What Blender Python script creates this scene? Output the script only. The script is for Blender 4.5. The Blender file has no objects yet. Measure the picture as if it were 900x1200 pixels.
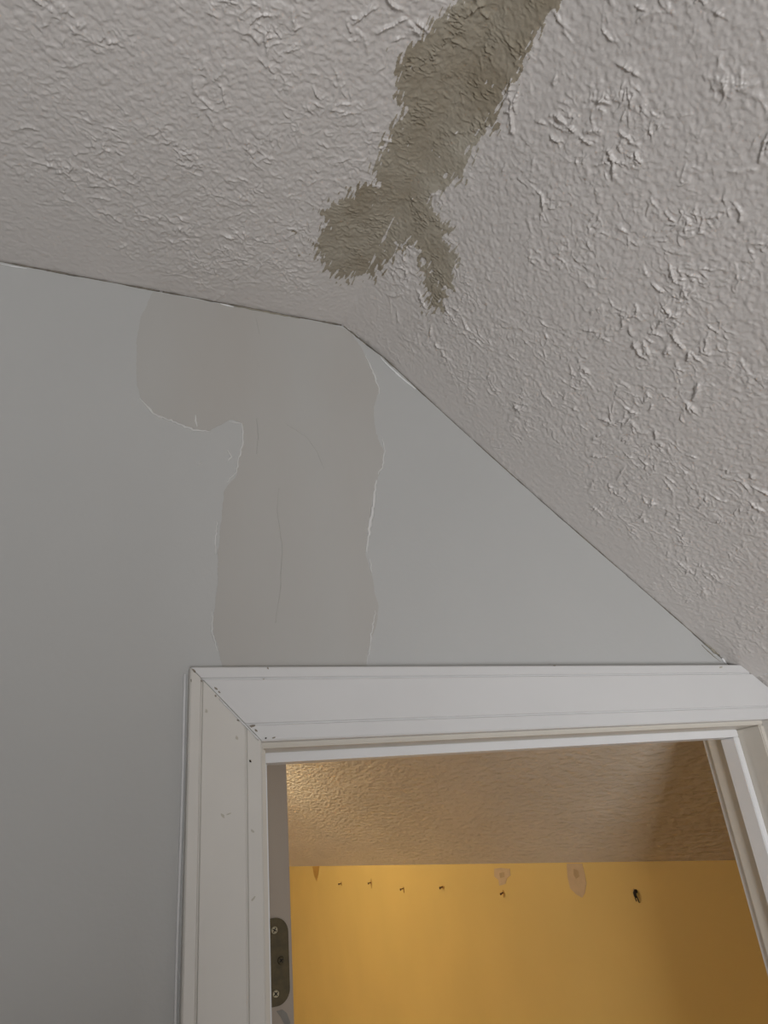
import bpy, bmesh, math, random
import numpy as np
from mathutils import Matrix, Vector
from mathutils.geometry import tessellate_polygon

random.seed(5)
RNG = np.random.default_rng(11)

# ------------------------------------------------------------------ camera
# World: X right along the door wall, Y into the wall, Z up, wall face at Y = 0.
CAM = np.array([0.0, -0.80, 1.92])
F_PX = 814.0
R = np.array([[0.92632303, -0.36522269, -0.09240148],      # camera right
              [0.07804695, 0.42599495, -0.90135286],       # camera down
              [0.36855708, 0.82773226, 0.42311345]])       # camera forward
scene = bpy.context.scene
col = scene.collection
cd = bpy.data.cameras.new('camera')
cd.sensor_fit = 'VERTICAL'
cd.sensor_height = 36.0
cd.lens = F_PX / 1200.0 * 36.0
cd.clip_start = 0.02
cam = bpy.data.objects.new('camera', cd)
col.objects.link(cam)
M4 = Matrix.Identity(4)
for i in range(3):
    M4[i][0] = R[0, i]
    M4[i][1] = -R[1, i]
    M4[i][2] = -R[2, i]
    M4[i][3] = CAM[i]
cam.matrix_world = M4
scene.camera = cam

# ------------------------------------------------------------------ light
scene.view_settings.view_transform = 'Standard'
scene.view_settings.look = 'None'
scene.view_settings.gamma = 1.0
scene.view_settings.use_curve_mapping = False
scene.view_settings.exposure = 0.0
world = bpy.data.worlds.new('world')
scene.world = world
world.use_nodes = True
world.node_tree.nodes['Background'].inputs[0].default_value = (0.75, 0.86, 1.0, 1)
world.node_tree.nodes['Background'].inputs[1].default_value = 1.0

WIN_X0, WIN_X1, WIN_Z0, WIN_Z1, BACK_Y = -0.45, 0.10, 0.50, 1.50, -2.3
BLOCKER_X, BLOCKER_Z = 0.08, 1.565  # right end and top of the blocker that shades the lower left wall


def area_light(name, loc, rot, sx, sy, energy, color):
    l = bpy.data.lights.new(name, 'AREA')
    l.shape = 'RECTANGLE'
    l.size = sx
    l.size_y = sy
    l.energy = energy
    l.color = color
    o = bpy.data.objects.new(name, l)
    col.objects.link(o)
    o.location = loc
    o.rotation_euler = rot
    return o


# daylight entering by the window in the wall behind the camera
area_light('window_daylight', ((WIN_X0 + WIN_X1) / 2, BACK_Y - 0.015, (WIN_Z0 + WIN_Z1) / 2),
           (math.radians(90), 0, 0), WIN_X1 - WIN_X0, WIN_Z1 - WIN_Z0, 47.0, (0.97, 0.98, 1.0))
# daylight added to grey the deep end of the yellow room, from an unseen window
area_light('far_added_daylight', (-1.79, 3.75, 1.35), (math.radians(90), 0, math.radians(-90)), 0.7, 0.9, 13.0, (0.95, 0.98, 1.0))


# ------------------------------------------------------------------ helpers
def ray(px, py):
    return R.T @ np.array([px - 450.0, py - 600.0, F_PX])


def on_y(px, py, y=0.0):
    d = ray(px, py)
    return CAM + d * ((y - CAM[1]) / d[1])


def on_x(px, py, x):
    d = ray(px, py)
    return CAM + d * ((x - CAM[0]) / d[0])


def project(P):
    q = (P - CAM) @ R.T
    return q[:, 0] / q[:, 2] * F_PX + 450.0, q[:, 1] / q[:, 2] * F_PX + 600.0


def mesh_obj(name, verts, faces, mat, parent=None, smooth=False):
    me = bpy.data.meshes.new(name)
    me.from_pydata([tuple(v) for v in verts], [], faces)
    me.update()
    if smooth:
        me.polygons.foreach_set('use_smooth', [True] * len(me.polygons))
    o = bpy.data.objects.new(name, me)
    col.objects.link(o)
    if mat:
        me.materials.append(mat)
    if parent:
        o.parent = parent
    return o


def bm_obj(name, bm, mat, parent=None, smooth=False):
    bmesh.ops.recalc_face_normals(bm, faces=bm.faces)
    me = bpy.data.meshes.new(name)
    bm.to_mesh(me)
    bm.free()
    if smooth:
        me.polygons.foreach_set('use_smooth', [True] * len(me.polygons))
    o = bpy.data.objects.new(name, me)
    col.objects.link(o)
    me.materials.append(mat)
    if parent:
        o.parent = parent
    return o


def add_box(bm, x0, x1, y0, y1, z0, z1):
    v = [bm.verts.new(p) for p in ((x0, y0, z0), (x1, y0, z0), (x1, y1, z0), (x0, y1, z0),
                                   (x0, y0, z1), (x1, y0, z1), (x1, y1, z1), (x0, y1, z1))]
    for f in ((0, 3, 2, 1), (4, 5, 6, 7), (0, 1, 5, 4), (1, 2, 6, 5), (2, 3, 7, 6), (3, 0, 4, 7)):
        bm.faces.new([v[i] for i in f])


def box(name, b, mat, parent=None, bevel=0.0):
    bm = bmesh.new()
    add_box(bm, *b)
    if bevel:
        bmesh.ops.bevel(bm, geom=list(bm.edges), offset=bevel, segments=2, affect='EDGES')
    return bm_obj(name, bm, mat, parent)


def structure(o, label, cat=None):
    o['kind'] = 'structure'
    o['label'] = label
    if cat:
        o['category'] = cat
    return o


def prism(name, poly3, offset, mat, parent=None):
    """polygon (list of 3D points) extruded by a vector"""
    n = len(poly3)
    off = np.array(offset)
    verts = [np.array(p) for p in poly3] + [np.array(p) + off for p in poly3]
    tris = tessellate_polygon([[Vector(p) for p in poly3]])
    faces = [tuple(t) for t in tris] + [tuple(n + i for i in reversed(t)) for t in tris]
    faces += [(i, (i + 1) % n, n + (i + 1) % n, n + i) for i in range(n)]
    bm = bmesh.new()
    bv = [bm.verts.new(v) for v in verts]
    for f in faces:
        try:
            bm.faces.new([bv[i] for i in f])
        except ValueError:
            pass
    return bm_obj(name, bm, mat, parent)


def tube(name, pts, radii, mat, parent=None, seg=6, flat=None):
    """round strip along points; flat = (axis, factor) squashes it along a world axis"""
    pts = [np.array(p, float) for p in pts]
    verts, faces = [], []
    for i, p in enumerate(pts):
        t = pts[min(i + 1, len(pts) - 1)] - pts[max(i - 1, 0)]
        t /= np.linalg.norm(t)
        a = np.cross(t, (0.3, 1.0, 0.17))
        a /= np.linalg.norm(a)
        b = np.cross(t, a)
        r = radii[i] if hasattr(radii, '__len__') else radii
        for k in range(seg):
            o = (a * math.cos(2 * math.pi * k / seg) + b * math.sin(2 * math.pi * k / seg)) * r
            if flat:
                o[flat[0]] *= flat[1]
            verts.append(p + o)
    for i in range(len(pts) - 1):
        for k in range(seg):
            faces.append((i * seg + k, i * seg + (k + 1) % seg, (i + 1) * seg + (k + 1) % seg, (i + 1) * seg + k))
    faces.append(tuple(range(seg)))
    faces.append(tuple((len(pts) - 1) * seg + k for k in range(seg)))
    return mesh_obj(name, verts, faces, mat, parent, smooth=True)


# ------------------------------------------------------------------ materials
def material(name, color, rough=0.6, var=0.04, var_scale=6.0, bump=0.0, bump_scale=200.0, spec=0.3, metallic=0.0,
             color2=None, detail=4.0, stretch=(1, 1, 1), bump_dist=0.001):
    m = bpy.data.materials.new(name)
    m.use_nodes = True
    nt = m.node_tree
    b = nt.nodes['Principled BSDF']
    b.inputs['Roughness'].default_value = rough
    b.inputs['Specular IOR Level'].default_value = spec
    b.inputs['Metallic'].default_value = metallic
    tc = nt.nodes.new('ShaderNodeTexCoord')
    mp = nt.nodes.new('ShaderNodeMapping')
    mp.inputs['Scale'].default_value = stretch
    nt.links.new(tc.outputs['Object'], mp.inputs[0])
    nz = nt.nodes.new('ShaderNodeTexNoise')
    nz.inputs['Scale'].default_value = var_scale
    nz.inputs['Detail'].default_value = detail
    nt.links.new(mp.outputs[0], nz.inputs['Vector'])
    rp = nt.nodes.new('ShaderNodeValToRGB')
    rp.color_ramp.elements[0].position = 0.32
    rp.color_ramp.elements[1].position = 0.68
    c = np.array(color)
    c2 = np.array(color2) if color2 is not None else c * (1 + var)
    c1 = c if color2 is not None else c * (1 - var)
    rp.color_ramp.elements[0].color = (*c1, 1)
    rp.color_ramp.elements[1].color = (*c2, 1)
    nt.links.new(nz.outputs['Fac'], rp.inputs[0])
    nt.links.new(rp.outputs[0], b.inputs['Base Color'])
    if bump:
        n2 = nt.nodes.new('ShaderNodeTexNoise')
        n2.inputs['Scale'].default_value = bump_scale
        n2.inputs['Detail'].default_value = 3.0
        nt.links.new(mp.outputs[0], n2.inputs['Vector'])
        bp = nt.nodes.new('ShaderNodeBump')
        bp.inputs['Strength'].default_value = bump
        bp.inputs['Distance'].default_value = bump_dist
        nt.links.new(n2.outputs['Fac'], bp.inputs['Height'])
        nt.links.new(bp.outputs[0], b.inputs['Normal'])
    return m


CEIL = (0.605, 0.575, 0.55)
M_CEIL = material('ceiling_paint', CEIL, 0.38, 0.02, 5.0, 0.3, 400.0, 0.5)
M_CEIL_FAR = material('ceiling_paint_brushed', (0.68, 0.62, 0.53), 0.36, 0.05, 9.0, 1.0, 85.0, 0.55, bump_dist=0.007,
                      stretch=(1.0, 0.35, 1.0))
M_CEIL_AWAY = material('ceiling_paint_stippled', CEIL, 0.38, 0.02, 5.0, 1.0, 110.0, 0.5, bump_dist=0.006)
M_COMP = material('joint_compound_tan', (0.285, 0.246, 0.182), 0.8, 0, 13.0, 0.6, 350.0, 0.2, color2=(0.425, 0.392, 0.325), detail=7)
M_WALL = material('wall_paint_grey', (0.502, 0.502, 0.49), 0.42, 0.018, 4.0, 0.25, 180.0, 0.4)
M_PATCH = material('filler_grey', (0.465, 0.444, 0.415), 0.75, 0, 5.0, 0.1, 120.0, 0.15, color2=(0.488, 0.482, 0.462), stretch=(1, 1, 0.35))
M_RIM = material('torn_paint_edge', (0.68, 0.675, 0.66), 0.5, 0.03, 60.0)
M_CAULK = material('white_caulk', (0.78, 0.78, 0.78), 0.35, 0.03, 60.0)
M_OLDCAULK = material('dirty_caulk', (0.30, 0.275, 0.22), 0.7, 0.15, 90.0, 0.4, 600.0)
M_TRIM = material('trim_gloss_white', (0.70, 0.695, 0.69), 0.35, 0.02, 9.0, 0.06, 90.0, 0.45)
M_LEG = material('trim_aged_shaded_white', (0.675, 0.65, 0.605), 0.4, 0.03, 9.0, 0.06, 90.0, 0.4)  # aged yellowing, with the dimmer warm light on the legs put into the colour
M_JAMB = material('jamb_white', (0.66, 0.62, 0.55), 0.4, 0.02, 9.0, 0.06, 120.0, 0.4)
M_STOP = material('stop_white', (0.80, 0.80, 0.805), 0.35, 0.02, 9.0, 0.06, 120.0, 0.4)
M_DOOR = material('door_paint_grey', (0.38, 0.32, 0.26), 0.5, 0.05, 14.0, 0.15, 120.0, 0.3, stretch=(1, 1, 0.2))
M_SMEAR = material('grey_primer_smear', (0.24, 0.225, 0.20), 0.6, 0.05, 60.0)
M_HINGE = material('aged_brass', (0.075, 0.054, 0.020), 0.45, 0.2, 120.0, 0.1, 500.0, 0.5, 0.35)
M_SCREW = material('worn_screw', (0.42, 0.36, 0.24), 0.35, 0.1, 300.0, metallic=0.6)
M_DARK = material('dark_recess', (0.02, 0.016, 0.012), 0.8, 0.1, 100.0)
M_YELLOW = material('yellow_wall_paint', (0.72, 0.51, 0.165), 0.55, 0.03, 3.0, 0.2, 150.0, 0.3)
M_SPACKLE = material('spackle_beige', (0.60, 0.44, 0.27), 0.8, 0.06, 40.0)
M_SPACKLE_D = material('spackle_pit', (0.48, 0.34, 0.19), 0.8, 0.06, 60.0)
M_DRIP = material('brown_drip', (0.50, 0.27, 0.06), 0.4, 0.05, 60.0)
M_RUST = material('rusty_iron', (0.10, 0.045, 0.015), 0.7, 0.3, 200.0, 0.3, 800.0)
M_BLACK = material('black_iron', (0.025, 0.018, 0.012), 0.5, 0.2, 200.0)
M_CHIP = material('chipped_paint', (0.27, 0.235, 0.19), 0.8, 0.2, 300.0)
M_SCUFF = material('scuffed_paint', (0.52, 0.49, 0.42), 0.6, 0.1, 300.0)
M_FLOOR = material('oak_floor', (0.27, 0.165, 0.085), 0.4, 0.25, 7.0, 0.1, 80.0, 0.4, stretch=(6, 1, 1))
M_BRUSHW = material('main_wall_side', (0.42, 0.41, 0.39), 0.55, 0.02, 4.0)
M_WINGLASS = bpy.data.materials.new('window_glass')
M_WINGLASS.use_nodes = True
_b = M_WINGLASS.node_tree.nodes['Principled BSDF']
_b.inputs['Transmission Weight'].default_value = 1.0
_b.inputs['Roughness'].default_value = 0.0
_b.inputs['IOR'].default_value = 1.02
M_BULB = bpy.data.materials.new('lit_bulb')
M_BULB.use_nodes = True
_b = M_BULB.node_tree.nodes['Principled BSDF']
_b.inputs['Emission Color'].default_value = (1.0, 0.62, 0.25, 1)
_b.inputs['Emission Strength'].default_value = 12.0

# ------------------------------------------------------------------ roof profile (X, Z)
CEIL_Z = CAM[2] + 0.731
edge_px = [(427, 395), (448, 415), (464, 433), (488, 455), (512, 477), (533, 496), (560, 520), (587, 544), (613, 567),
           (640, 589.5), (675, 621.5), (714, 656), (750, 689), (792, 725), (828, 755), (849, 773)]
pp = [on_y(*p) for p in edge_px]
px_ = np.array([p[0] for p in pp])
pz_ = np.array([p[2] for p in pp])
cf = np.polyfit(px_, pz_, 3)
RIDGE_X = 0.318
KNEE_X = 1.289
KNEE_Z = CAM[2] - 0.111
xs = np.linspace(RIDGE_X, 0.93, 40)
zs = np.polyval(cf, xs)
zs = zs + (CEIL_Z - zs[0]) * np.clip(1 - (xs - RIDGE_X) / 0.06, 0, 1)
prof_x = np.concatenate([[-1.8], np.linspace(-0.8, RIDGE_X, 30), xs[1:], np.linspace(0.93, KNEE_X, 12)[1:]])
zl = zs[-1] + (KNEE_Z - zs[-1]) * (np.linspace(0.93, KNEE_X, 12)[1:] - 0.93) / (KNEE_X - 0.93)
prof_z = np.concatenate([[CEIL_Z], np.full(30, CEIL_Z), zs[1:], zl])
prof_u = np.concatenate([[0], np.cumsum(np.hypot(np.diff(prof_x), np.diff(prof_z)))])
U_RIDGE = float(np.interp(RIDGE_X, prof_x, prof_u))


def roof_z(x):
    return np.interp(x, prof_x, prof_z)


def gauss1(a, s):
    k = np.exp(-0.5 * (np.arange(-int(4 * s), int(4 * s) + 1) / s) ** 2)
    k /= k.sum()
    p = len(k) // 2
    return np.convolve(np.pad(a, p, mode='reflect', reflect_type='odd'), k, mode='valid')


# ------------------------------------------------------------------ textured ceiling, real relief
RES = 0.00085
u0, u1 = U_RIDGE - 0.62, U_RIDGE + 0.84
v0, v1 = -0.65, 0.012
us = np.arange(u0, u1, RES)
vs = np.append(np.arange(v0, v1, RES), v1)
NU, NV = len(us), len(vs)


def lowpass(a, su, sv=None):
    sv = su if sv is None else sv
    ku = np.fft.fftfreq(a.shape[0])[:, None]
    kv = np.fft.rfftfreq(a.shape[1])[None, :]
    return np.fft.irfft2(np.fft.rfft2(a) * np.exp(-2 * (math.pi ** 2) * ((ku * su) ** 2 + (kv * sv) ** 2)), a.shape)


def noise(s, sv=None, band=True):
    w = RNG.standard_normal((NU, NV))
    a = lowpass(w, s, sv)
    if band:
        a = a - lowpass(a, s * 1.8, None if sv is None else sv * 1.8)
    a -= a.mean()
    return a / a.std()


def sstep(a, b, x):
    t = np.clip((x - a) / (b - a), 0, 1)
    return t * t * (3 - 2 * t)


mm = 0.001 / RES
H = np.zeros((NU, NV))


def strokes(n_clusters, per, length, width, height, spread, seed, curl=0.5):
    rg = np.random.default_rng(seed)
    out = np.zeros(NU * NV)
    cu = rg.uniform(0, NU, n_clusters)
    cv = rg.uniform(0, NV, n_clusters)
    th0 = rg.normal(0.15, 0.8, n_clusters)
    P = []
    for c in range(n_clusters):
        k = rg.integers(per[0], per[1] + 1)
        for j in range(k):
            th = th0[c] + rg.normal(0, spread) + (math.pi if rg.random() < 0.5 else 0)
            L = rg.uniform(*length) * mm
            w = rg.uniform(*width) * mm
            h = rg.uniform(*height)
            r0 = rg.uniform(0, 9) * mm
            su = cu[c] + r0 * math.cos(th) + rg.normal(0, 4) * mm
            sv = cv[c] + r0 * math.sin(th) + rg.normal(0, 4) * mm
            n = max(4, int(L / (w * 0.6)))
            t = np.linspace(0, 1, n)
            ang = th + curl * rg.normal() * t + 0.35 * np.cumsum(rg.normal(0, 0.6, n)) * 0.6
            du = np.cumsum(np.cos(ang)) * L / n
            dv = np.cumsum(np.sin(ang)) * L / n
            prof = np.sin(math.pi * np.clip(t * 0.86 + 0.1, 0, 1)) ** 0.7 * (1 + 0.35 * rg.normal(size=n))
            side = 1.0 if rg.random() < 0.5 else -1.0
            P.append(np.stack([su + du, sv + dv, np.full(n, w), h * np.abs(prof), ang, np.full(n, side)], 1))
    P = np.concatenate(P)
    W = int(math.ceil(P[:, 2].max() * 2.6))
    iu = np.round(P[:, 0]).astype(int)
    iv = np.round(P[:, 1]).astype(int)
    ca, sa = np.cos(P[:, 4]), np.sin(P[:, 4])
    for a in range(-W, W + 1):
        for b in range(-W, W + 1):
            uu = iu + a
            vv = iv + b
            eu, ev = uu - P[:, 0], vv - P[:, 1]
            al = (eu * ca + ev * sa) / P[:, 2]
            ac = (ev * ca - eu * sa) * P[:, 5] / P[:, 2]
            ac = np.where(ac > 0, ac / 0.62, ac / 1.7)       # one steep flank, one gentle
            d2 = al * al + ac * ac
            ok = (uu >= 0) & (uu < NU) & (vv >= 0) & (vv < NV) & (d2 < 4)
            np.maximum.at(out, uu[ok] * NV + vv[ok], (P[:, 3] * np.exp(-1.3 * d2))[ok])
    return out.reshape(NU, NV)


area = NU * NV * RES * RES
lo = noise(22 * mm, band=False)
lo2 = noise(40 * mm, band=False)
n0 = noise(1.5 * mm)
n1 = noise(2.6 * mm)
n2 = noise(5.2 * mm, 4.2 * mm)
n3 = noise(8.5 * mm)
calm = sstep(-0.9, 0.5, noise(13 * mm))
ridge1 = np.clip(1 - np.abs(n1) / 0.34, 0, 1) * sstep(-0.3, 0.9, noise(7 * mm))
ridge2 = np.clip(1 - np.abs(n2 + 0.25 * n1) / 0.17, 0, 1) * sstep(-0.1, 0.9, noise(12 * mm))
plate = sstep(0.50, 0.66, n3 + 0.35 * n1)
st = strokes(int(area * 2100), (2, 6), (6, 22), (0.75, 1.35), (0.3, 1.3), 0.4, 3)
big = strokes(int(area * 330), (1, 4), (10, 34), (1.1, 2.0), (0.9, 2.6), 0.35, 8, 0.8)
amp = (sstep(-1.4, 0.9, lo) * 0.75 + 0.3) * (0.3 + 0.7 * calm)
H = amp * (0.58 * ridge1 + 1.0 * ridge2 + 0.55 * plate + 1.45 * st) + 1.2 * big * sstep(-0.5, 0.9, lo2 + 0.3 * lo) + 0.16 * n0 + 0.11 * n1 + 0.08 * n2
# the relief thins out to a smooth band along the wall
edge_d = (-vs[None, :]) * 1000 + 22 * lo + 9 * n3
fade = sstep(8, 120, edge_d) ** 1.3
H = H * (0.05 + 0.95 * fade) + (0.05 * noise(14 * mm) + 0.05 * n0 + 0.06 * n1) * (1 - fade)
H = lowpass(H, 0.5) * 0.00142

# surface positions
sx = np.interp(us, prof_u, prof_x)
sz = np.interp(us, prof_u, prof_z)
k = 5
sx_s, sz_s = gauss1(sx, k), gauss1(sz, k)
tx, tz = np.gradient(sx_s), np.gradient(sz_s)
tl = np.hypot(tx, tz)
nx, nz = tz / tl, -tx / tl                     # points down into the room
base = np.stack([np.repeat(sx_s[:, None], NV, 1), np.repeat(vs[None, :], NU, 0), np.repeat(sz_s[:, None], NV, 1)], -1)

# ---- tan joint compound over the ridge: the mask comes from its outline
COMP_PX = [(640, -200), (770, -200), (660, 0), (642, 19), (621, 53), (619, 64), (601, 89), (586, 125), (578, 151), (557, 170),
           (540, 204), (514, 223), (506, 242), (517, 252), (525, 279), (534, 302), (529, 329), (516, 361), (502, 363),
           (500, 332), (495, 302), (485, 285), (465, 298), (438, 321), (419, 327), (397, 321), (372, 306), (370, 287),
           (381, 264), (376, 249), (393, 230), (423, 223), (440, 213), (442, 185), (453, 166), (457, 147), (470, 128),
           (465, 91), (474, 64), (491, 41), (510, 22), (530, 0)]


def poly_sdf(px, py, poly):
    """signed distance in pixels, positive inside"""
    d = np.full(px.shape, 1e9)
    ins = np.zeros(px.shape, bool)
    n = len(poly)
    for i in range(n):
        x1, y1 = poly[i]
        x2, y2 = poly[(i + 1) % n]
        ex, ey = x2 - x1, y2 - y1
        t = np.clip(((px - x1) * ex + (py - y1) * ey) / (ex * ex + ey * ey), 0, 1)
        d = np.minimum(d, np.hypot(px - x1 - t * ex, py - y1 - t * ey))
        c = ((y1 > py) != (y2 > py)) & (px < (x2 - x1) * (py - y1) / (ey if ey else 1e-9) + x1)
        ins ^= c
    return np.where(ins, d, -d)


qx, qy = project(base.reshape(-1, 3))
sd = np.full(NU * NV, -99.0)
near = (qx > 330) & (qx < 800) & (qy > -240) & (qy < 400) & (base.reshape(-1, 3)[:, 1] > -0.75)
sd[near] = poly_sdf(qx[near], qy[near], COMP_PX)
sd = sd.reshape(NU, NV)
streak = noise(0.9 * mm, 4.5 * mm)
rag = sd + 2.2 * n3 + 1.8 * n2 + 5.5 * streak + 1.5 * n1 + 1.2 * n0 + 2.2 * (H * 1000 - 0.5) * -1.0
rag = rag - 70 * np.exp(-((us[:, None] - U_RIDGE - 0.0015 * lo2) / 0.0016) ** 2) * sstep(0.1, 0.5, noise(1.5 * mm, 12 * mm) + 0.5) * sstep(-0.26, -0.2, vs[None, :])
rag = rag - 45 * sstep(2.5, 3.0, noise(1.6 * mm, 3 * mm) + 0.25 * n2)
rag = rag - 9 * sstep(1.0, 2.2, H * 1000) * sstep(22, 4, sd)
mask = lowpass((rag > 0).astype(float), 0.7)
inside = sstep(0, 8, sd)
# the compound is brushed: long fine ridges running roughly across it, plus a lip where it ends
brush = np.clip(1 - np.abs(noise(4.5 * mm, 1.4 * mm)) / 0.45, 0, 1) * sstep(-0.4, 0.7, noise(8 * mm))
smooth_zone = sstep(-0.2, 0.9, lo + 0.3)
H = H * (1 - 0.35 * inside * smooth_zone) + 0.0021 * brush * inside * (1 - 0.6 * smooth_zone) + 0.00025 * mask
# worn crease along the fold between flat and slope
crease = np.exp(-((us[:, None] - U_RIDGE) / 0.0035) ** 2)
H = H * (1 - 0.6 * crease) - 0.0012 * crease * sstep(-0.5, 0.6, lo2 + n3 * 0.3)

pos = base.copy()
pos[:, :, 0] += nx[:, None] * H
pos[:, :, 2] += nz[:, None] * H


def grid_object(name, fmask, mat, parent=None, extra=None):
    """mesh of the grid faces chosen by fmask, (NU-1)x(NV-1)"""
    fi, fj = np.nonzero(fmask)
    quad = np.stack([fi * NV + fj, fi * NV + fj + 1, (fi + 1) * NV + fj + 1, (fi + 1) * NV + fj], 1)
    used, inv = np.unique(quad, return_inverse=True)
    inv = inv.reshape(-1, 4)
    co = pos.reshape(-1, 3)[used]
    if extra is not None:
        ev, ef = extra
        inv = np.concatenate([inv, np.array(ef) + len(co)])
        co = np.concatenate([co, np.array(ev)])
    me = bpy.data.meshes.new(name)
    me.vertices.add(len(co))
    me.vertices.foreach_set('co', co.astype(np.float32).ravel())
    nf = len(inv)
    me.loops.add(nf * 4)
    me.loops.foreach_set('vertex_index', inv.astype(np.int32).ravel())
    me.polygons.add(nf)
    me.polygons.foreach_set('loop_start', np.arange(0, nf * 4, 4, dtype=np.int32))
    me.polygons.foreach_set('use_smooth', np.ones(nf, bool))
    me.update(calc_edges=True)
    me.materials.append(mat)
    if extra is not None:
        me.materials.append(M_CEIL_AWAY)
        mi = np.zeros(nf, np.int32)
        mi[nf - len(extra[1]):] = 1
        me.polygons.foreach_set('material_index', mi)
    o = bpy.data.objects.new(name, me)
    col.objects.link(o)
    if parent:
        o.parent = parent
    return o


def sheet(xlist, ylist):
    """coarse roof sheet following the profile"""
    v, f = [], []
    ny = len(ylist)
    for x in xlist:
        for y in ylist:
            v.append((x, y, float(roof_z(x))))
    for i in range(len(xlist) - 1):
        for j in range(ny - 1):
            f.append((i * ny + j, i * ny + j + 1, (i + 1) * ny + j + 1, (i + 1) * ny + j))
    return v, f


def join_sheets(*ss):
    V, Fc = [], []
    for v, f in ss:
        n = len(V)
        V += v
        Fc += [tuple(a + n for a in q) for q in f]
    return V, Fc


fm = (mask[:-1, :-1] + mask[1:, :-1] + mask[:-1, 1:] + mask[1:, 1:]) / 4 > 0.5
iu_r = int(np.searchsorted(us, U_RIDGE))
is_flat = np.zeros_like(fm)
is_flat[:iu_r] = True
X_L = float(sx_s[0])
X_R = float(sx_s[-1])
slope_xs = [x for x in prof_x if x >= RIDGE_X]
ceiling = grid_object('ceiling', is_flat & ~fm, M_CEIL, None,
                      join_sheets(sheet([-1.8, X_L], [BACK_Y, v0, 0.012]), sheet([X_L, RIDGE_X], [BACK_Y, v0])))
structure(ceiling, 'flat off-white ceiling with brushed plaster texture above the grey wall')
slope = grid_object('ceiling_slope', ~is_flat & ~fm, M_CEIL, None,
                    join_sheets(sheet(slope_xs, [BACK_Y, v0]), sheet([X_R] + [x for x in prof_x if x > X_R], [v0, 0.012])))
structure(slope, 'sloped off-white ceiling with coarse brushed plaster texture beside the door wall')
c1 = grid_object('joint_compound', is_flat & fm, M_COMP, ceiling)
c1['label'] = 'tan unpainted joint compound with ragged brushed edge on the flat ceiling'
c2 = grid_object('joint_compound', ~is_flat & fm, M_COMP, slope)
c2['label'] = 'tan unpainted joint compound with ragged brushed edge on the sloped ceiling'
# two small tan spots beside the compound
for (ax, ay, rad) in ((345, 272, 0.0036), (350, 300, 0.0026)):
    d = ray(ax, ay)
    c = CAM + d * ((CEIL_Z - 0.0007 - CAM[2]) / d[2])
    poly = [(c[0] + rad * random.uniform(.6, 1.2) * math.cos(t), c[1] + rad * random.uniform(.6, 1.2) * math.sin(t), c[2])
            for t in np.linspace(0, 2 * math.pi, 11)[:-1]]
    prism('compound_spot', poly, (0, 0, 0.0006), M_COMP, ceiling)

# ------------------------------------------------------------------ door wall
DEPTH = 0.107                                   # jamb depth
XJL, XJR = 0.1832, 0.9375                       # clear opening between the jambs
ZH = CAM[2] + 0.1023                            # underside of head jamb
JT = 0.018                                      # jamb thickness


def gap_at(x):
    """height of the open joint under the ceiling"""
    g = 0.0017 + 0.0007 * math.sin(x * 61) + 0.0005 * math.sin(x * 173 + 1)
    if 0.335 < x < 0.40:
        g += 0.0035 * math.sin((x - 0.335) / 0.065 * math.pi)
    if x > 0.45:
        g -= 0.0006
    if 0.60 < x < 0.68 or 0.78 < x < 0.83:
        g += 0.0008
    if 0.86 < x < 0.905:
        g += 0.0025
    return max(0.0006, g + random.uniform(-0.0004, 0.0004))


def wall_poly(gap, right=KNEE_X, left=-1.8):
    top = [(x, float(roof_z(x)) - (gap_at(x) if gap else 0)) for x in
           ([left] + list(np.arange(-0.7, KNEE_X, 0.006)) + [right])]
    return [(left, 0.0)] + top + [(right, 0.0), (XJR + JT, 0.0), (XJR + JT, ZH + JT), (XJL - JT, ZH + JT), (XJL - JT, 0.0)]


w = prism('wall_front', [(x, 0.0, z) for x, z in wall_poly(True)], (0, 0.008, 0), M_WALL)
structure(w, 'smooth grey painted wall with a doorway under the sloped ceiling')
wall_front = w
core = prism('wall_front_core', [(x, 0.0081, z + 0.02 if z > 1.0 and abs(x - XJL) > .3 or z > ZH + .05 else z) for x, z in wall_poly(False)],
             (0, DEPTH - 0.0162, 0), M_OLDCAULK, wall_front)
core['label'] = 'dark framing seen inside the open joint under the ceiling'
wf = prism('wall_front_far', [(x, DEPTH - 0.008, z) for x, z in wall_poly(False)], (0, 0.008, 0), M_YELLOW)
structure(wf, 'yellow painted far side of the doorway wall')

# ---- grey filler patch on the wall
PATCH_PX = [(180, 341), (204, 346), (240, 352.5), (280, 360), (330, 369), (380, 378.5), (404, 384), (412, 391), (422, 406), (436, 432), (444, 456), (438, 480),
            (440, 508), (450, 528), (450, 544), (442, 560), (436, 592), (430, 624), (429, 652), (436, 676), (440, 696),
            (444, 712), (440, 736), (432, 760), (428, 784), (262, 784), (250, 740), (252, 704), (256, 676), (255, 648),
            (260, 608), (262, 576), (278, 556), (280, 536), (284, 520), (285, 496), (270, 492), (246, 504), (226, 503),
            (206, 494), (186, 488), (164, 466), (160, 440), (160, 400), (166, 368)]


def ragged(poly, step, j, seed, hard=()):
    rg = random.Random(seed)
    out = []
    n = len(poly)
    ph = [rg.uniform(0, 6.28) for _ in range(4)]
    s = 0
    for i in range(n):
        a, b = np.array(poly[i], float), np.array(poly[(i + 1) % n], float)
        L = np.linalg.norm(b - a)
        m = max(1, int(L / step))
        nrm = np.array([-(b - a)[1], (b - a)[0]]) / L
        for q in range(m):
            s += L / m
            d = 0 if i in hard else j * (0.5 * math.sin(s / 9 + ph[0]) + 0.4 * math.sin(s / 4.1 + ph[1]) + 0.5 * rg.uniform(-1, 1))
            out.append(a + (b - a) * q / m + nrm * d)
    return out


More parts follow.
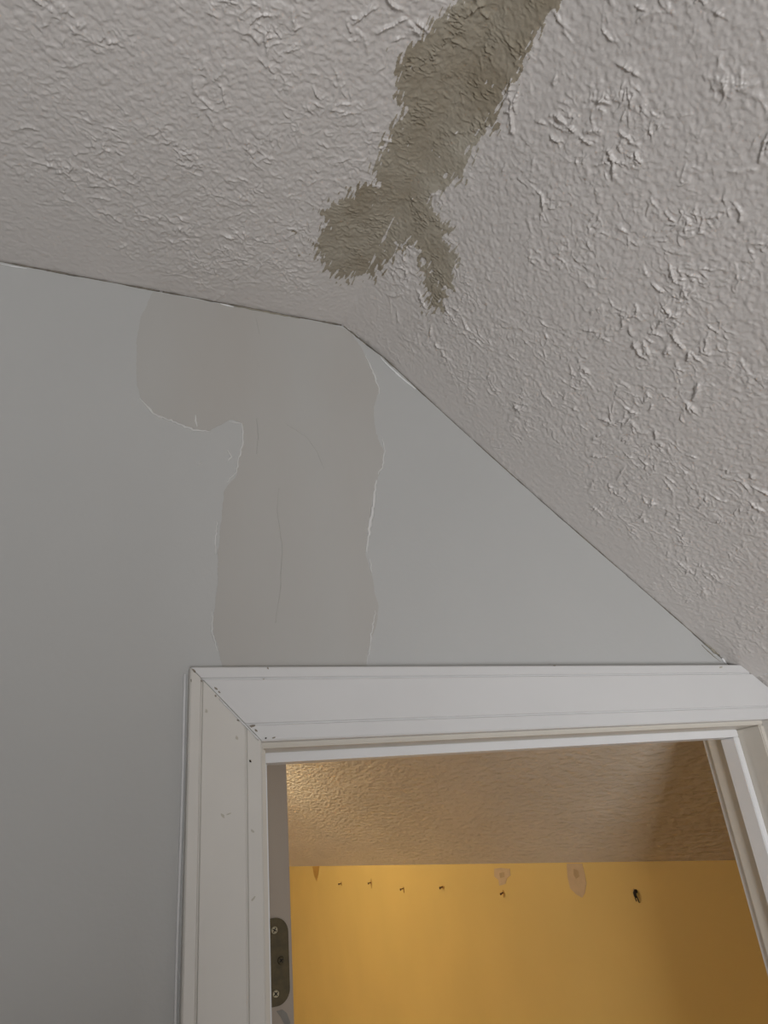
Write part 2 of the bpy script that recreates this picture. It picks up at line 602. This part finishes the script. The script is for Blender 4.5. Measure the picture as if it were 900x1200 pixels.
poly = ragged(PATCH_PX, 2.0, 0.9, 3)
P3 = []
for x, y in poly:
    p = on_y(x, y, -0.0004)
    zt = float(roof_z(p[0])) - 0.004
    P3.append((p[0], -0.0004, min(p[2], zt)))
pt = prism('filler_patch', P3, (0, 0.0012, 0), M_PATCH, wall_front)
pt['label'] = 'darker grey unpainted filler patch running from ceiling to door casing'


def wall_line(name, pix, r, mat, parent=wall_front, y=-0.0004, sq=0.5):
    n = len(pix)
    pts = [on_y(a, b, y) for a, b in pix]
    rad = [r * (0.35 + 0.65 * math.sin(math.pi * min(1, max(0, (i + 0.5) / n)))) * random.uniform(0.7, 1.2) for i in range(n)]
    return tube(name, pts, rad, mat, parent, 6, (1, sq))


def densify(pix, step=3.0, j=0.5):
    out = []
    for a, b in zip(pix[:-1], pix[1:]):
        L = math.hypot(b[0] - a[0], b[1] - a[1])
        m = max(1, int(L / step))
        for q in range(m):
            out.append((a[0] + (b[0] - a[0]) * q / m + random.uniform(-j, j), a[1] + (b[1] - a[1]) * q / m + random.uniform(-j, j)))
    out.append(pix[-1])
    return out


for pix, r in (([(428, 415), (436, 432), (443, 452), (445, 462)], 0.0013), ([(448, 512), (451, 528), (449, 545), (443, 556)], 0.0011),
               ([(441, 562), (438, 590), (433, 618), (430, 648)], 0.0022), ([(434, 655), (436, 672)], 0.0009),
               ([(163, 466), (180, 485), (190, 490)], 0.0012), ([(186, 487), (206, 495), (226, 504), (247, 505)], 0.0012),
               ([(229, 487), (231, 500)], 0.0009), ([(268, 493), (284, 497), (284, 520), (279, 540), (277, 553), (265, 566)], 0.001),
               ([(254, 610), (252, 650)], 0.0009), ([(249, 715), (248, 740), (256, 765)], 0.0008), ([(440, 716), (434, 750), (430, 778)], 0.0008)):
    wall_line('torn_paint_edge', densify(pix, 3, 0.8), r * 1.25, M_RIM)
for pix, r in (([(301, 490), (303, 512), (301, 532)], 0.0008), ([(327, 572), (325, 600), (331, 640), (329, 690), (323, 730)], 0.0006),
               ([(335, 497), (360, 512), (372, 530), (380, 550)], 0.0005), ([(300, 372), (304, 392)], 0.0004)):
    wall_line('trowel_ridge', densify(pix, 5, 0.4), r, M_PATCH, y=-0.0005, sq=0.6)
wall_line('paint_drip', densify([(267, 528), (271, 536), (266, 541)], 3), 0.0012, M_RIM)
wall_line('paint_drip', densify([(232, 545), (236, 541)], 2), 0.001, M_RIM)

# ---- caulk beads along the ceiling joint
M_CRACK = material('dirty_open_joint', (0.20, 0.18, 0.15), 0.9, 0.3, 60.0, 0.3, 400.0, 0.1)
xs_c = np.arange(-0.62, 1.0, 0.004)
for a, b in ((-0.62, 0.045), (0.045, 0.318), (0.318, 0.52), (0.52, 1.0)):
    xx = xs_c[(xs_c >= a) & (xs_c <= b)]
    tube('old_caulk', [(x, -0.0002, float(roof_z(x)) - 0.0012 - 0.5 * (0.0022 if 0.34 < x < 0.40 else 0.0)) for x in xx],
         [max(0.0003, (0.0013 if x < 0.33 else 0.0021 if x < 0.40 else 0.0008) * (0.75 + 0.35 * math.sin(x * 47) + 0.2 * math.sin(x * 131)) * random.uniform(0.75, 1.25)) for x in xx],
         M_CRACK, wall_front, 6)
wall_line('caulk_bead', densify([(446, 419), (456, 429), (470, 442), (487, 456)], 4, 0.2), 0.0022, M_CAULK, y=-0.0008)
wall_line('caulk_bead', densify([(407, 385), (414, 389), (421, 395)], 3, 0.2), 0.0013, M_CAULK, y=-0.0008)
wall_line('caulk_bead', densify([(0, 309), (14, 312), (32, 315)], 4, 0.2), 0.0012, M_CAULK, y=-0.0006)
wall_line('caulk_bead', densify([(258, 356), (274, 359.5)], 4, 0.2), 0.0016, M_CAULK, y=-0.0008)
wall_line('caulk_bead', densify([(846, 771), (851, 777)], 2, 0.4), 0.0025, M_CAULK, y=-0.001)
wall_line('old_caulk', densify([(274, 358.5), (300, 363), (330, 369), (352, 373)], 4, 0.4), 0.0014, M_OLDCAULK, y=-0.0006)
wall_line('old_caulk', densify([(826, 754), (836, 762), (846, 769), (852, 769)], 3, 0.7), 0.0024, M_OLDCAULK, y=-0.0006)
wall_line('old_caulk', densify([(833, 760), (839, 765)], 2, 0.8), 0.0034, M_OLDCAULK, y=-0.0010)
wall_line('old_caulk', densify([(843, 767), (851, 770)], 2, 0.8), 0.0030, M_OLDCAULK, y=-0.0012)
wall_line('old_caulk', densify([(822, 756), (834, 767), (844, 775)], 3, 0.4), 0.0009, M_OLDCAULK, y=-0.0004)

# ------------------------------------------------------------------ door casing and frame
CF = 0.017                                      # casing thickness
xo, xi = 0.0976, 0.1757                         # left leg, outer and inner edge
zt, zb = CAM[2] + 0.1897, CAM[2] + 0.1078       # head, top and bottom edge
xri = 0.9455
CW = xi - xo
# section across the casing (fraction of width from the outer edge, proud height)
SEC = [(0.0, 0.0), (0.0, 0.0150), (0.02, 0.0163), (0.146, 0.0168), (0.158, 0.0145), (0.172, 0.0145), (0.184, 0.0170),
       (0.760, 0.0170), (0.772, 0.0147), (0.786, 0.0147), (0.798, 0.0168), (0.975, 0.0165), (1.0, 0.0150), (1.0, 0.0)]


def casing(name, ends, mat, parent, cut=True):
    """ends: function(fraction) -> two (x, z) points, one per end of the piece"""
    va, vb = [], []
    for fr, h in SEC:
        a, b = ends(fr)
        va.append((a[0], -h, a[1]))
        vb.append((b[0], -h, b[1]))
    n = len(SEC)
    bm = bmesh.new()
    A = [bm.verts.new(p) for p in va]
    B = [bm.verts.new(p) for p in vb]
    for i in range(n):
        j = (i + 1) % n
        bm.faces.new([A[i], A[j], B[j], B[i]])
    bm.faces.new(A)
    bm.faces.new(list(reversed(B)))
    if cut:                                     # trimmed where the sloped ceiling comes down
        x_a, x_b = 0.90, 1.06
        za, zb_ = float(roof_z(x_a)), float(roof_z(x_b))
        nrm = Vector((-(zb_ - za), 0, x_b - x_a)).normalized()
        co = Vector((x_a, 0, za)) - nrm * 0.002
        geom = list(bm.verts) + list(bm.edges) + list(bm.faces)
        r = bmesh.ops.bisect_plane(bm, geom=geom, plane_co=co, plane_no=nrm, clear_outer=True)
        eds = [e for e in r['geom_cut'] if isinstance(e, bmesh.types.BMEdge)]
        if eds:
            bmesh.ops.holes_fill(bm, edges=eds)
    return bm_obj(name, bm, mat, parent)


trim = bpy.data.objects.new('trim_1', None)
col.objects.link(trim)
trim.location = (0, 0, 0)
structure(trim, 'white grooved door casing around the doorway in the grey wall')
g = 0.0004                                      # open mitre
head = casing('head_casing', lambda f: ((xo + f * CW + g, zt - f * (zt - zb)), (xri + CW - f * CW - g, zt - f * (zt - zb))), M_TRIM, trim)
leg_l = casing('casing_leg', lambda f: ((xo + f * CW, zt - f * (zt - zb) - g), (xo + f * CW, 0.0)), M_LEG, trim, False)
leg_r = casing('casing_leg', lambda f: ((xri + CW - f * CW, zt - f * (zt - zb) - g), (xri + CW - f * CW, 0.0)), M_LEG, trim)
# ridge of old paint standing along the left mitre
tube('paint_ridge', [(xo + f * CW - 0.001, -0.0174, zt - f * (zt - zb) - 0.0012) for f in np.linspace(0.42, 0.97, 14)],
     [0.0011 * random.uniform(.6, 1.3) for _ in range(14)], M_TRIM, trim, 6)
# bead of caulk down the outer edge of the left leg
zz = np.linspace(zt - 0.004, 0.2, 60)
tube('caulk_bead', [(xo - 0.0032 + 0.0004 * math.sin(z * 23), -0.0008, z) for z in zz], 0.0016, M_CAULK, trim, 6)

frame = bpy.data.objects.new('trim_2', None)
col.objects.link(frame)
structure(frame, 'white wooden door frame with stop strips lining the doorway')
box('head_jamb', (XJL - JT, XJR + JT, -0.0005, DEPTH, ZH, ZH + JT), M_JAMB, frame, 0.0015)
box('side_jamb', (XJL - JT, XJL, -0.0005, DEPTH, 0, ZH - 0.0002), M_JAMB, frame, 0.0015)
box('side_jamb', (XJR, XJR + JT, -0.0005, DEPTH, 0, ZH - 0.0002), M_JAMB, frame, 0.0015)
SY0, SY1, SP = 0.0420, 0.0695, 0.011
box('head_stop', (XJL, XJR, SY0, SY1, ZH - SP, ZH), M_STOP, frame, 0.001)
box('side_stop', (XJL, XJL + SP, SY0, SY1, 0, ZH - SP - 0.0002), M_STOP, frame, 0.001)
box('side_stop', (XJR - SP, XJR, SY0, SY1, 0, ZH - SP - 0.0002), M_STOP, frame, 0.001)
# casing on the far side of the opening
for nm, b in (('far_casing', (XJL - 0.09, XJR + 0.09, DEPTH, DEPTH + 0.016, ZH + 0.006, ZH + 0.09)),
              ('far_casing', (XJL - 0.09, XJL - 0.006, DEPTH, DEPTH + 0.016, 0, ZH + 0.0058)),
              ('far_casing', (XJR + 0.006, XJR + 0.09, DEPTH, DEPTH + 0.016, 0, ZH + 0.0058))):
    o = box(nm, b, M_TRIM, frame, 0.002)


# chips and scuffs on the casing: small flat flakes of bare or stained paint
def flake(name, x, y, r, mat, parent, asp=1.0, tilt=0.0, depth=-0.0172):
    c = on_y(x, y, depth)
    pts = []
    for t in np.linspace(0, 2 * math.pi, 10)[:-1]:
        q = random.uniform(0.6, 1.15) * r
        a, b = q * math.cos(t) * asp, q * math.sin(t) / asp
        pts.append((c[0] + a * math.cos(tilt) - b * math.sin(tilt), depth, c[2] + a * math.sin(tilt) + b * math.cos(tilt)))
    return prism(name, pts, (0, 0.0006, 0), mat, parent)


for (x, y, r, mat, asp, tilt, par) in (
        (293.5, 892, 0.0014, M_DARK, 0.75, 0.3, leg_l), (253, 806.5, 0.0018, M_CHIP, 1.5, -0.6, head), (257, 811, 0.0012, M_CHIP, 1.4, -0.7, head),
        (252.5, 815.5, 0.0012, M_CHIP, 1.2, -0.8, leg_l), (279, 844, 0.0016, M_CHIP, 1.3, -0.7, leg_l), (296, 851, 0.0022, M_CHIP, 1.6, 0.1, head),
        (300, 856, 0.0016, M_CHIP, 1.3, -0.8, head), (321, 864.5, 0.0014, M_CHIP, 1.8, 0.1, head), (311.5, 865, 0.0010, M_DARK, 1.0, 0, head),
        (227.5, 786, 0.0018, M_CHIP, 1.6, -0.8, head), (236, 798, 0.0011, M_CHIP, 1.3, -0.8, head), (224, 797, 0.0012, M_CHIP, 0.5, 0, leg_l),
        (277.5, 864.5, 0.0020, M_SCUFF, 0.8, 0.3, leg_l), (261, 956, 0.0022, M_SCUFF, 1.4, -0.9, leg_l), (268, 954, 0.0016, M_SCUFF, 1.8, 0.3, leg_l),
        (296, 974, 0.0016, M_SCUFF, 1.4, -0.8, leg_l), (297, 1053, 0.0018, M_SCUFF, 1.6, 0.8, leg_l), (242, 833, 0.002, M_SCUFF, 0.9, 0.3, leg_l),
        (314, 783, 0.0012, M_CHIP, 0.8, 0.2, head), (309, 796, 0.001, M_SCUFF, 1.0, 0.2, head), (845, 782, 0.0022, M_SCUFF, 1.6, 0.2, head),
        (650, 779.8, 0.0014, M_CHIP, 2.0, 0.0, head)):
    flake('paint_chip', x, y, r, mat, par, asp, tilt)

# ------------------------------------------------------------------ open door leaf with its hinge
DY = DEPTH + 0.012
DX1 = 0.2370
DX0 = DX1 - 0.035
DL = 0.745
DT = ZH - 0.003
door = bpy.data.objects.new('door_1', None)
col.objects.link(door)
structure(door, 'grey-brown door standing open into the yellow room')
bm = bmesh.new()
add_box(bm, DX0, DX1, DY, DY + DL, 0.012, DT)
bmesh.ops.bevel(bm, geom=list(bm.edges), offset=0.0012, segments=2, affect='EDGES')
bm_obj('door_leaf', bm, M_DOOR, door)
for sx_ in (DX0 - 0.004, DX1):
    for z0, z1 in ((0.2, 0.95), (1.1, 1.88)):
        for y0, y1 in ((0.10, 0.345), (0.40, 0.645)):
            box('door_panel', (sx_, sx_ + 0.004, DY + y0, DY + y1, z0, z1), M_DOOR, door, 0.003)


def hinge(zc, hh):
    bm = bmesh.new()
    yf = DY - 0.0016
    x0, x1 = DX0 - 0.004, DX1 - 0.0042
    r = 0.0155
    pts = [(x0, zc - hh / 2)]
    for t in np.linspace(-math.pi / 2, 0, 10):
        pts.append((x1 - r + r * math.cos(t), zc - hh / 2 + r + r * math.sin(t)))
    for t in np.linspace(0, math.pi / 2, 10):
        pts.append((x1 - r + r * math.cos(t), zc + hh / 2 - r + r * math.sin(t)))
    pts.append((x0, zc + hh / 2))
    hg = prism('hinge', [(x, yf, z) for x, z in pts], (0, 0.0022, 0), M_HINGE, door)
    hg['label'] = 'dark aged brass hinge leaf with rounded corners'
    tube('hinge_pin', [(x0 - 0.005, yf - 0.004, z) for z in np.linspace(zc - hh / 2, zc + hh / 2, 5)], 0.006, M_HINGE, hg, 10)
    for (sx_, dz, mt) in ((x1 - 0.0165, hh * 0.36, M_SCREW), (x1 - 0.0095, 0.0, M_HINGE), (x1 - 0.0165, -hh * 0.36, M_SCREW)):
        bm = bmesh.new()
        bmesh.ops.create_cone(bm, cap_ends=True, segments=16, radius1=0.0042, radius2=0.0034, depth=0.0014,
                              matrix=Matrix.Translation((sx_, yf - 0.0006, zc + dz)) @ Matrix.Rotation(math.radians(90), 4, 'X'))
        sc = bm_obj('screw', bm, mt, hg)
        bm = bmesh.new()
        a = random.uniform(0.2, 1.2)
        for q in range(2):
            mtx = Matrix.Translation((sx_, yf - 0.0013, zc + dz)) @ Matrix.Rotation(a + q * math.pi / 2, 4, 'Y') @ Matrix.Diagonal((0.0052, 0.0008, 0.0011, 1))
            bmesh.ops.create_cube(bm, size=1.0, matrix=mtx)
        x_ = bm_obj('screw_slot', bm, M_DARK, hg)
    return hg


z_top = on_y(320, 1076, DY)[2]
z_bot = on_y(320, 1180, DY)[2]
hinge((z_top + z_bot) / 2, z_top - z_bot)
hinge(1.02, z_top - z_bot)
hinge(0.26, z_top - z_bot)
# smear of grey primer below the hinge
sm = [on_y(x, y, DY - 0.0004) for x, y in ((324, 1185), (331, 1183), (336, 1187), (340, 1197), (341, 1212), (336, 1216), (333, 1200), (329, 1192))]
prism('primer_smear', [tuple(p) for p in sm], (0, 0.0008, 0), M_SMEAR, door)

# ------------------------------------------------------------------ yellow room beyond the door
FAR_Y = 4.7
o = mesh_obj('wall_far_right', [(KNEE_X, DEPTH, 0), (KNEE_X, FAR_Y, 0), (KNEE_X, FAR_Y, KNEE_Z), (KNEE_X, DEPTH, KNEE_Z),
                                (KNEE_X + .1, DEPTH, 0), (KNEE_X + .1, FAR_Y, 0), (KNEE_X + .1, FAR_Y, KNEE_Z), (KNEE_X + .1, DEPTH, KNEE_Z)],
             [(0, 1, 2, 3), (7, 6, 5, 4), (0, 3, 7, 4), (1, 5, 6, 2), (3, 2, 6, 7), (0, 4, 5, 1)], M_YELLOW)
knee = structure(o, 'low yellow painted wall under the sloped ceiling of the far room')
v, f = sheet([x for x in prof_x if x >= RIDGE_X], list(np.linspace(DEPTH - 0.008, FAR_Y, 30)))
o = mesh_obj('ceiling_far_slope', v, f, M_CEIL_FAR, smooth=True)
structure(o, 'beige brushed sloped ceiling of the yellow room')
v, f = sheet([-1.8, RIDGE_X], [DEPTH - 0.008, FAR_Y])
structure(mesh_obj('ceiling_far', v, f, M_CEIL_FAR), 'beige flat ceiling of the yellow room')
fl = [(-1.8, DEPTH, 0), (-1.8, DEPTH, CEIL_Z), (-1.8, FAR_Y, CEIL_Z), (-1.8, FAR_Y, 0), (-1.8, 4.1, 0), (-1.8, 4.1, 1.8), (-1.8, 3.4, 1.8), (-1.8, 3.4, 0)]
wfl = structure(prism('wall_far_left', fl, (-0.1, 0, 0), M_YELLOW), 'yellow side wall of the far room with an added window')
box('wall_below_window', (-1.9, -1.8, 3.4, 4.1, 0, 0.9), M_YELLOW, wfl)
win2 = bpy.data.objects.new('added_window', None)  # unseen window, added to go with the extra far daylight
col.objects.link(win2)
structure(win2, 'white framed window added out of sight for extra daylight in the yellow room')
for y0, y1 in ((3.4, 3.435), (4.065, 4.1)):
    box('window_stile', (-1.88, -1.83, y0, y1, 0.9, 1.8), M_TRIM, win2)
for z in (0.9, 1.3325, 1.765):
    box('window_rail', (-1.88, -1.83, 3.435, 4.065, z, z + 0.035), M_TRIM, win2)
for z0, z1 in ((0.935, 1.3325), (1.3675, 1.765)):
    box('window_pane', (-1.858, -1.854, 3.435, 4.065, z0, z1), M_WINGLASS, win2)
ept = [(-1.8, FAR_Y, 0)] + [(x, FAR_Y, float(roof_z(x))) for x in prof_x] + [(KNEE_X, FAR_Y, 0)]
structure(prism('wall_far_back', ept, (0, 0.1, 0), M_YELLOW), 'yellow end wall of the far room')

# marks on the yellow wall
def knee_poly(name, pix, mat, th=0.0015, off=0.001):
    return prism(name, [tuple(on_x(x, y, KNEE_X - off)) for x, y in pix], (th, 0, 0), mat, knee)


p1 = knee_poly('spackle_patch', [(579, 1018), (586, 1017), (597, 1018), (598, 1026), (594, 1029), (592, 1036), (585, 1038), (584, 1031), (579, 1027)], M_SPACKLE)
p1['label'] = 'small beige spackle patch near the top of the yellow wall'
knee_poly('spackle_pit', [(585, 1023), (591, 1022), (591, 1028), (586, 1029)], M_SPACKLE_D, 0.0006, 0.0014)
p2 = knee_poly('spackle_patch', [(664, 1012), (682, 1012), (685, 1024), (687, 1035), (685, 1047), (682, 1052), (675, 1048), (668, 1041), (665, 1028)], M_SPACKLE)
p2['label'] = 'larger beige spackle patch with a pit under the sloped ceiling'
knee_poly('spackle_pit', [(672, 1018), (677, 1020), (679, 1027), (675, 1030), (672, 1025)], M_SPACKLE_D, 0.0006, 0.0014)
knee_poly('paint_drip', [(366, 1015.5), (374, 1015), (373, 1024), (371, 1033), (368, 1026)], M_DRIP)

def nail(px, py, label, group, long_=0.014, head_r=0.0045, mw=0.010, mh=0.013):
    c = on_x(px, py, KNEE_X)
    root = bpy.data.objects.new('nail', None)
    col.objects.link(root)
    root.location = c
    root['label'] = label
    root['category'] = 'nail'
    root['group'] = group
    tube('shank', [(0.006, 0, 0), (-long_ * 0.5, 0, -0.001), (-long_, 0, -0.003)], 0.0022, M_RUST, root, 8)
    tube('nail_head', [(-long_ + 0.0004, 0, -0.003), (-long_ - 0.0022, 0, -0.0034)], head_r, M_RUST, root, 10)
    ring = [(-0.0012, mw * random.uniform(.5, 1) * math.cos(t), mh * random.uniform(.4, 1) * math.sin(t) - 0.003) for t in np.linspace(0, 6.28, 10)[:-1]]
    prism('rust_mark', ring, (0.0014, 0, 0), M_DRIP, root)


NG = 'nails in the yellow wall'
nail(400, 1035, 'small rusty nail in the yellow wall nearest the brown drip', NG, mw=0.012, mh=0.012)
nail(435, 1034, 'rusty nail over a tall rust mark, second along the wall from the brown drip', NG, mw=0.010, mh=0.024)
nail(473, 1041, 'rusty nail in the yellow wall, third along from the brown drip', NG, mw=0.008, mh=0.018)
nail(519, 1039, 'rusty nail over a wide rust mark, next before the small spackle patch', NG, 0.012, mw=0.020, mh=0.007)
nail(590, 1046, 'small rusty nail directly under the small square spackle patch', NG, 0.010, 0.0035)
# bent black hook in a torn hole
c = on_x(746, 1046, KNEE_X)
hk = bpy.data.objects.new('wall_hook', None)
col.objects.link(hk)
hk.location = c
hk['label'] = 'bent black metal hook in a torn hole of the yellow wall'
hk['category'] = 'hook'
tube('hook_shank', [(0.004, 0, 0.003), (-0.003, 0, 0.003), (-0.006, 0, 0.0), (-0.006, 0.0005, -0.007), (-0.004, 0.0008, -0.011)], [0.0046, 0.0046, 0.0042, 0.0034, 0.0016], M_BLACK, hk, 10)
tube('hook_wire', [(-0.004, 0.0035, -0.004), (-0.003, 0.006, -0.012), (-0.002, 0.005, -0.019)], 0.0012, M_BLACK, hk, 6)
tube('hook_wire', [(-0.004, -0.001, -0.006), (-0.003, -0.004, -0.015), (-0.002, -0.005, -0.022)], 0.0013, M_BLACK, hk, 6)
tube('plaster_crumb', [(0.001, 0.0075, 0.006), (-0.0018, 0.0078, 0.0066)], [0.0028, 0.0016], M_SPACKLE, hk, 7)

# warm lamp of the yellow room, on its flat ceiling out of sight behind the open door
LX, LY = 0.27, 2.45
lamp = bpy.data.objects.new('ceiling_lamp', None)
col.objects.link(lamp)
lamp.location = (LX, LY, CEIL_Z)
lamp['label'] = 'bare warm bulb in a white holder on the flat ceiling of the yellow room'
lamp['category'] = 'lamp'
bm = bmesh.new()
for z0, z1, r0, r1 in ((-0.02, 0.0, 0.055, 0.06), (-0.05, -0.02, 0.024, 0.03)):
    bmesh.ops.create_cone(bm, cap_ends=True, segments=24, radius1=r0, radius2=r1, depth=z1 - z0, matrix=Matrix.Translation((0, 0, (z0 + z1) / 2)))
bm_obj('lamp_holder', bm, M_TRIM, lamp)
prof = [(0.014, -0.05), (0.016, -0.062), (0.026, -0.085), (0.030, -0.105), (0.026, -0.124), (0.012, -0.135), (0.001, -0.137)]
bv, bf = [], []
for r_, z_ in prof:
    for q in range(20):
        bv.append((r_ * math.cos(q * math.pi / 10), r_ * math.sin(q * math.pi / 10), z_))
for i in range(len(prof) - 1):
    for q in range(20):
        bf.append((i * 20 + q, i * 20 + (q + 1) % 20, (i + 1) * 20 + (q + 1) % 20, (i + 1) * 20 + q))
mesh_obj('bulb', bv, bf, M_BULB, lamp, True)
pl = bpy.data.lights.new('lamp_light', 'POINT')
pl.energy = 27.0
pl.color = (1.0, 0.82, 0.53)
pl.shadow_soft_size = 0.035
plo = bpy.data.objects.new('lamp_light', pl)
col.objects.link(plo)
plo.location = (LX, LY, CEIL_Z - 0.18)

# ------------------------------------------------------------------ rest of the room behind the camera
structure(box('floor', (-1.9, KNEE_X + 0.1, BACK_Y - 0.1, FAR_Y + 0.1, -0.05, 0.0), M_FLOOR), 'brown wooden floor of both rooms')
structure(box('wall_left', (-1.9, -1.8, BACK_Y, DEPTH, 0, CEIL_Z), M_BRUSHW), 'grey side wall of the room')
structure(box('wall_right', (KNEE_X, KNEE_X + 0.1, BACK_Y, DEPTH, 0, KNEE_Z), M_BRUSHW), 'low grey wall under the sloped ceiling')
bp_ = [(-1.8, BACK_Y, 0)] + [(x, BACK_Y, float(roof_z(x))) for x in prof_x] + [(KNEE_X, BACK_Y, 0), (WIN_X1, BACK_Y, 0), (WIN_X1, BACK_Y, WIN_Z1),
       (WIN_X0, BACK_Y, WIN_Z1), (WIN_X0, BACK_Y, 0)]
structure(prism('wall_back', bp_, (0, -0.1, 0), M_BRUSHW), 'grey end wall with a window behind the camera')
box('wall_below_window', (WIN_X0, WIN_X1, BACK_Y - 0.1, BACK_Y, 0, WIN_Z0), M_BRUSHW, bpy.data.objects['wall_back'])
structure(box('shade_blocker', (-1.8, BLOCKER_X, -1.36, -1.26, 0, BLOCKER_Z), M_BRUSHW), 'low blocker added behind the camera to shade the lower left of the door wall')  # added out of view only to dim the lower left of the door wall
win = bpy.data.objects.new('window_1', None)
col.objects.link(win)
structure(win, 'white framed window behind the camera')
t = 0.035
zm = (WIN_Z0 + WIN_Z1) / 2
for b in ((WIN_X0, WIN_X0 + t), (WIN_X1 - t, WIN_X1)):
    box('window_stile', (b[0], b[1], BACK_Y - 0.08, BACK_Y - 0.03, WIN_Z0, WIN_Z1), M_TRIM, win)
for z in (WIN_Z0, zm - t / 2, WIN_Z1 - t):
    box('window_rail', (WIN_X0 + t, WIN_X1 - t, BACK_Y - 0.08, BACK_Y - 0.03, z, z + t), M_TRIM, win)
for z0, z1 in ((WIN_Z0 + t, zm - t / 2), (zm + t / 2, WIN_Z1 - t)):
    box('window_pane', (WIN_X0 + t, WIN_X1 - t, BACK_Y - 0.058, BACK_Y - 0.054, z0, z1), M_WINGLASS, win)
